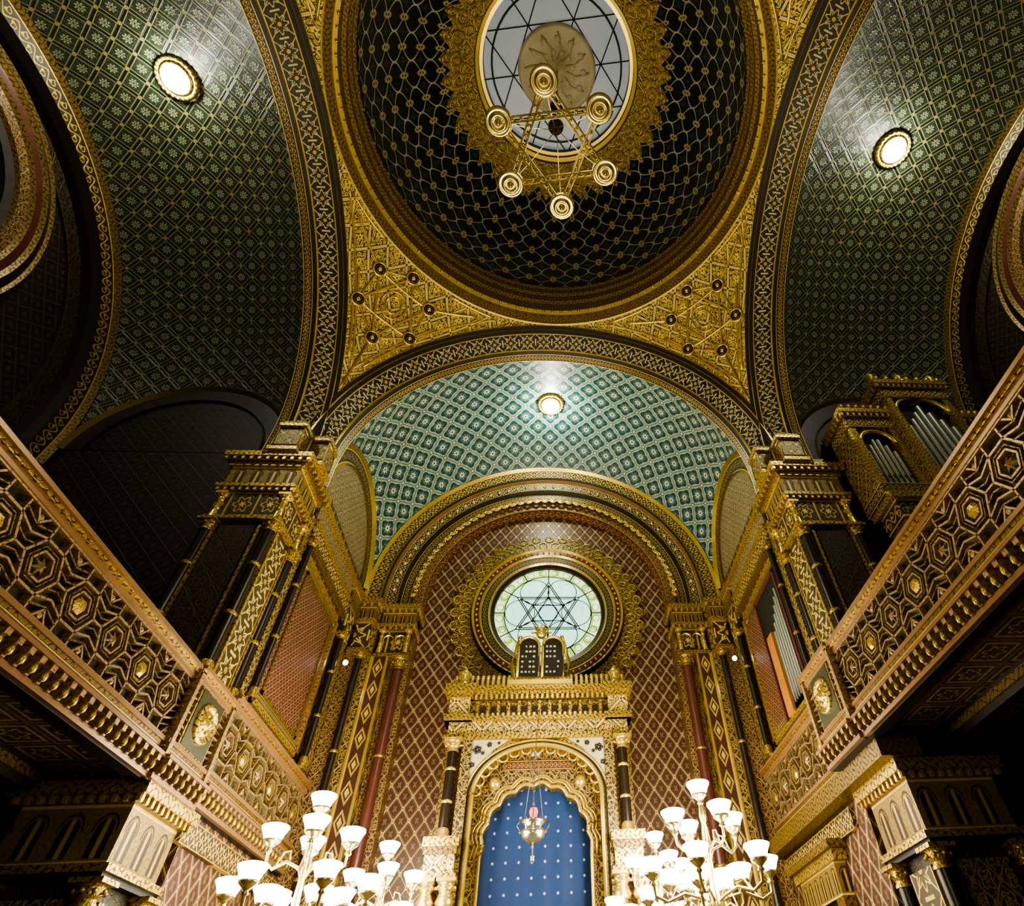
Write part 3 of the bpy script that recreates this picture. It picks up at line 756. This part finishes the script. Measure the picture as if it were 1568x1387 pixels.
for s in(-1,1):
    cx=s*.29
    P=[(cx-.25,7.95),(cx+.25,7.95),(cx+.25,8.75)]+[(cx+.25*cos(t),8.75+.25*sin(t)) for t in [pi*i/12 for i in range(1,12)]]+[(cx-.25,8.75)]
    n=len(P)
    m.add([(a,9.45,b) for a,b in P]+[(a,9.6,b) for a,b in P],[tuple(range(n))]+[(i,(i+1)%n,n+(i+1)%n,n+i) for i in range(n)],'black')
    for r in range(6):
        for q in range(4):
            if random.random()<.85: m.box(cx-.17+q*.09,cx-.17+q*.09+random.uniform(.03,.06),9.435,9.45,8.08+r*.13,8.12+r*.13,'ivory')
    m.tube([(a,9.44,b) for a,b in P+[P[0]]],.035,'gold_plain',6)
    m.tube([(s*.6,9.5,7.9),(s*.68,9.5,8.3),(s*.58,9.5,8.75),(s*.5,9.5,9.05)],.05,'gold_plain',6)
layers(m,-.7,.7,9.42,9.7,[(7.78,7.88,.05,'gold_plain'),(7.88,7.95,0,'gold')])
m.ball((0,9.5,9.12),.13,'gold_plain',8)
for k in range(7):
    a=pi*k/6; m.tube([(0,9.5,9.15),(.22*cos(a),9.5,9.15+.25*sin(a))],[.04,.015],'gold_plain',5); m.ball((.22*cos(a),9.5,9.15+.25*sin(a)),.03,'gold_plain',6)
m.obj('tablets_of_the_law',ark)
# ------------------------------------------------------------------ eternal lamp
m=MB(); c=(-.17,8.6)
m.lathe([(.001,0),(.04,.03),(.03,.07),(.05,.1),(.001,.1)],(c[0],c[1],4.15),10,'silver')
m.tube([(c[0],c[1],4.23),(c[0],c[1],4.4)],.015,'silver')
m.lathe([(.001,0),(.08,.03),(.19,.12),(.23,.22),(.18,.26),(.14,.3),(.21,.36),(.22,.4),(.12,.4)],(c[0],c[1],4.4),18,'silver')
for k in range(6):
    a=k*pi/3; m.tube([(c[0]+.22*cos(a),c[1]+.22*sin(a),4.62),(c[0]+.29*cos(a),c[1]+.29*sin(a),4.72),(c[0]+.24*cos(a),c[1]+.24*sin(a),4.8)],.015,'silver',5)
m.lathe([(.001,0),(.06,.02),(.08,.1),(.06,.16),(.001,.18)],(c[0],c[1],4.84),12,'ruby')
m.lathe([(.001,.1),(.08,.02),(.09,0)],(c[0],c[1],5.95),12,'silver')
for k in range(3):
    a=k*2*pi/3+.5; m.tube([(c[0]+.2*cos(a),c[1]+.2*sin(a),4.78),(c[0]+.03*cos(a),c[1]+.03*sin(a),5.98)],.010,'silver',4)
m.tube([(c[0],c[1],6.0),(c[0]+.05,9.4,7.2)],.01,'silver',4)
m.obj('eternal_lamp')
# ------------------------------------------------------------------ star chandelier
ch=empty('star_chandelier')
m=MB(); Z=14.7; R=1.17
P=[]
for k in range(6):
    a=pi/2-radians(10)+k*pi/3; P.append((R*cos(a)-.04,R*sin(a),Z))
for k in range(6):
    a,b=Vector(P[k]),Vector(P[(k+2)%6]); d=(b-a).normalized()
    n=Vector((-d.y,d.x,0))*.05
    for off in(-1,1): m.tube([tuple(a+n*off),tuple(b+n*off)],.026,'brass',6)
    for j in range(11):
        q=a.lerp(b,(j+.5)/11); m.ball(tuple(q),.04,'brass',6)
for k in range(6):
    c=P[k]
    m.lathe([(.001,-.16),(.05,-.15),(.06,-.08),(.10,-.07),(.12,-.11),(.16,-.11),(.17,-.06),(.22,-.06),(.25,-.08),(.28,-.02),(.28,.05),(.24,.08),(.18,.03),(.001,.05)],c,24,'brass')
    m.lathe([(.05,.05),(.07,.1),(.05,.2)],c,10,'brass')
    m.lathe([(.05,0),(.11,.05),(.13,.14),(.08,.2)],(c[0],c[1],c[2]+.18),12,'ivory')
    m.tube([c,(c[0]*.5,c[1]*.5,Z+.55),(0.02*cos(k),.02*sin(k),Z+1.5)],.009,'brass',5)
m.lathe([(.03,1.4),(.14,1.5),(.18,1.7),(.1,1.85),(.04,1.95),(.04,3.3),(.15,3.4),(.17,3.6),(.06,3.75),(.03,3.9),(.03,8.3)],(0,0,Z),14,'dark_wood')
m.obj('brass_frame',ch)
# ------------------------------------------------------------------ candelabra
def candel(x,y,zt,k=1.0,en=60):
    e=empty('candelabra')
    m=MB(lambda p:(x+p[0]*k,y+p[1]*k,zt+p[2]*k)); g=MB(lambda p:(x+p[0]*k,y+p[1]*k,zt+p[2]*k))
    def cup(c):
        m.lathe([(.02,-.16),(.05,-.13),(.03,-.1),(.06,-.07),(.11,-.03),(.12,0),(.1,0)],c,12,'brass')
        g.lathe([(.085,-.02),(.12,.02),(.14,.07),(.18,.14),(.175,.16),(.12,.18),(.001,.20)],c,14,'opal')
    cup((0,0,0))
    for (n,r,z,ph) in((4,.50,-.42,.3),(6,.86,-1.0,.1),(4,.42,-1.15,.9)):
        for i in range(n):
            a=2*pi*i/n+ph; X,Y=cos(a),sin(a)
            cup((r*X,r*Y,z))
            m.tube([(r*X,r*Y,z-.14),(r*X*.98,r*Y*.98,z-.26),(r*.8*X,r*.8*Y,z-.33),(r*.5*X,r*.5*Y,z-.24),(r*.2*X,r*.2*Y,z-.30),(0,0,z-.38)],.022,'brass',6)
            m.tube([(r*.75*X,r*.75*Y,z-.32),(r*.6*X,r*.6*Y,z-.14),(r*.45*X,r*.45*Y,z-.12),(r*.42*X,r*.42*Y,z-.22)],.012,'brass',5)
    H=(zt-.5)/k
    m.lathe([(.03,-.15),(.05,-.3),(.03,-.4),(.06,-.6),(.09,-.75),(.04,-.85),(.05,-1.2),(.1,-1.35),(.12,-1.5),(.05,-1.6),(.05,-H+.6),(.14,-H+.5),(.1,-H+.3),(.3,-H+.02),(.3,-H),(.001,-H)],(0,0,0),14,'brass')
    m.obj('stem_and_arms',e); g.obj('glass_shades',e)
    L=bpy.data.lights.new('lamp_light','POINT'); L.energy=en; L.shadow_soft_size=.5; L.color=(1,.87,.62)
    o=bpy.data.objects.new('lamp_light',L); bpy.context.collection.objects.link(o); o.parent=e; o.location=(x,y,zt+.6)
candel(-3.15,6.05,4.38,1.0,180); candel(-2.55,8.1,4.25,.95,300)
candel(2.4,6.25,4.45,1.0,180); candel(1.95,8.1,4.25,.9,300)
# ------------------------------------------------------------------ organ
org=empty('pipe_organ')
m=MB()
layers(m,6.75,9.8,4.3,4.65,[(4.7,8.2,.0,'dark_wood')])
layers(m,6.5,9.8,4.05,4.8,[(8.2,8.35,-.1,'gold_dark'),(8.35,8.75,-.05,'band_scroll'),(8.75,8.9,.05,'gold')],True)
def tower(x0,x1,z0,z1,y,npipe):
    layers(m,x0,x1,y,4.82,[(z1-.12,z1,.14,'gold'),(z1-.22,z1-.12,.08,'gold_dark'),(z1-.5,z1-.22,.03,'band_gold'),(z0,z0+.25,.05,'band_scroll')],True)
    m.box(x0,x1,y+.2,4.92,z0,z1-.4,'dark_wood'); 
    m.box(x0,x0+.14,y,y+.25,z0,z1-.4,'gold'); m.box(x1-.14,x1,y,y+.25,z0,z1-.4,'gold')
    m.box(x0-.01,x0,y+.15,4.9,z0+.3,z1-.5,'filigree_mid')
    w=(x1-x0-.34)/npipe
    for i in range(npipe):
        x=x0+.17+w*(i+.5); f=1-abs((i+.5)/npipe-.5)*.7
        h=(z1-z0-.95)*f
        m.lathe([(.02,0),(w*.42,.28),(w*.44,.32),(w*.44,h)],(x,y+.14,z0+.25),12,'tin')
        m.box(x-w*.2,x+w*.2,y+.08,y+.12,z0+.55,z0+.62,'black')
    cx=(x0+x1)/2; r=(x1-x0)/2-.14
    m.tube([(cx+r*cos(t),y+.06,z1-.95+min(r,.5)*sin(t)) for t in [pi*i/16 for i in range(17)]],.05,'gold_plain',6)
    for s in range(7): m.ball((x0+(x1-x0)*s/6,y-.08,z1+.08),.07,'gold',6,1.4)
tower(6.45,7.5,8.9,11.4,4.1,6); tower(7.5,9.0,8.9,12.2,3.85,7); tower(9.0,9.9,8.9,11.3,4.1,5)
for s in(7.5,8.2,9.0): m.lathe([(.12,0),(.16,.1),(.08,.2),(.12,.3),(.001,.5)],(s,3.9,12.2),8,'gold')
layers(m,6.0,6.6,3.7,4.6,[(7.4,7.55,.06,'gold'),(7.0,7.4,.0,'arcade'),(6.9,7.0,.05,'gold_dark'),(5.0,6.9,-.08,'filigree_red')],True)
layers(m,6.6,7.9,3.5,4.6,[(7.7,7.85,.08,'gold'),(7.25,7.7,.0,'arcade'),(7.15,7.25,.05,'gold_dark'),(5.0,7.15,-.08,'dark_wood')],True)
m.obj('organ_case',org)
# ------------------------------------------------------------------ floor & bimah
m=MB(); m.box(-10.8,10.8,-9,11.3,-.2,0,'marble'); m.obj('floor')
m=MB(); m.box(-4.6,4.6,5.0,9.2,0,.3,'marble'); m.box(-4.4,4.4,5.4,9.2,.3,.5,'marble'); m.obj('bimah_platform')
# ------------------------------------------------------------------ light
w=bpy.data.worlds.new('w'); bpy.context.scene.world=w; w.use_nodes=True
w.node_tree.nodes['Background'].inputs[0].default_value=(1,.87,.55,1); w.node_tree.nodes['Background'].inputs[1].default_value=.18
for (x,y,z,en) in((0,-1.0,4.5,270),(0,3.0,9.5,420),(0,0,15.6,85)):  # unseen fill lights, added to brighten the nave, pendentives and dome
    L=bpy.data.lights.new('nave_fill_light','POINT'); L.energy=en; L.shadow_soft_size=1.0; L.color=(1,.88,.52)
    o=bpy.data.objects.new('nave_fill_light',L); bpy.context.collection.objects.link(o); o.location=(x,y,z)
try: bpy.context.scene.view_settings.look='AgX - Medium High Contrast'
except Exception as ex: print('look',ex)
# ------------------------------------------------------------------ camera
yaw,pit,rol=.1283,.8114,-.07443
fw=Vector((sin(yaw)*cos(pit),cos(yaw)*cos(pit),sin(pit))); r=Vector((cos(yaw),-sin(yaw),0)); u=r.cross(fw)
r2=r*cos(rol)+u*sin(rol); u2=-r*sin(rol)+u*cos(rol)
cd=bpy.data.cameras.new('camera'); co=bpy.data.objects.new('camera',cd); bpy.context.collection.objects.link(co)
M=Matrix(((r2.x,u2.x,-fw.x,.0068),(r2.y,u2.y,-fw.y,-3.369),(r2.z,u2.z,-fw.z,1.6),(0,0,0,1)))
co.matrix_world=M; cd.sensor_width=36; cd.lens=20.117; cd.shift_x=-.0863; cd.shift_y=.0121; cd.clip_start=.05
bpy.context.scene.camera=co
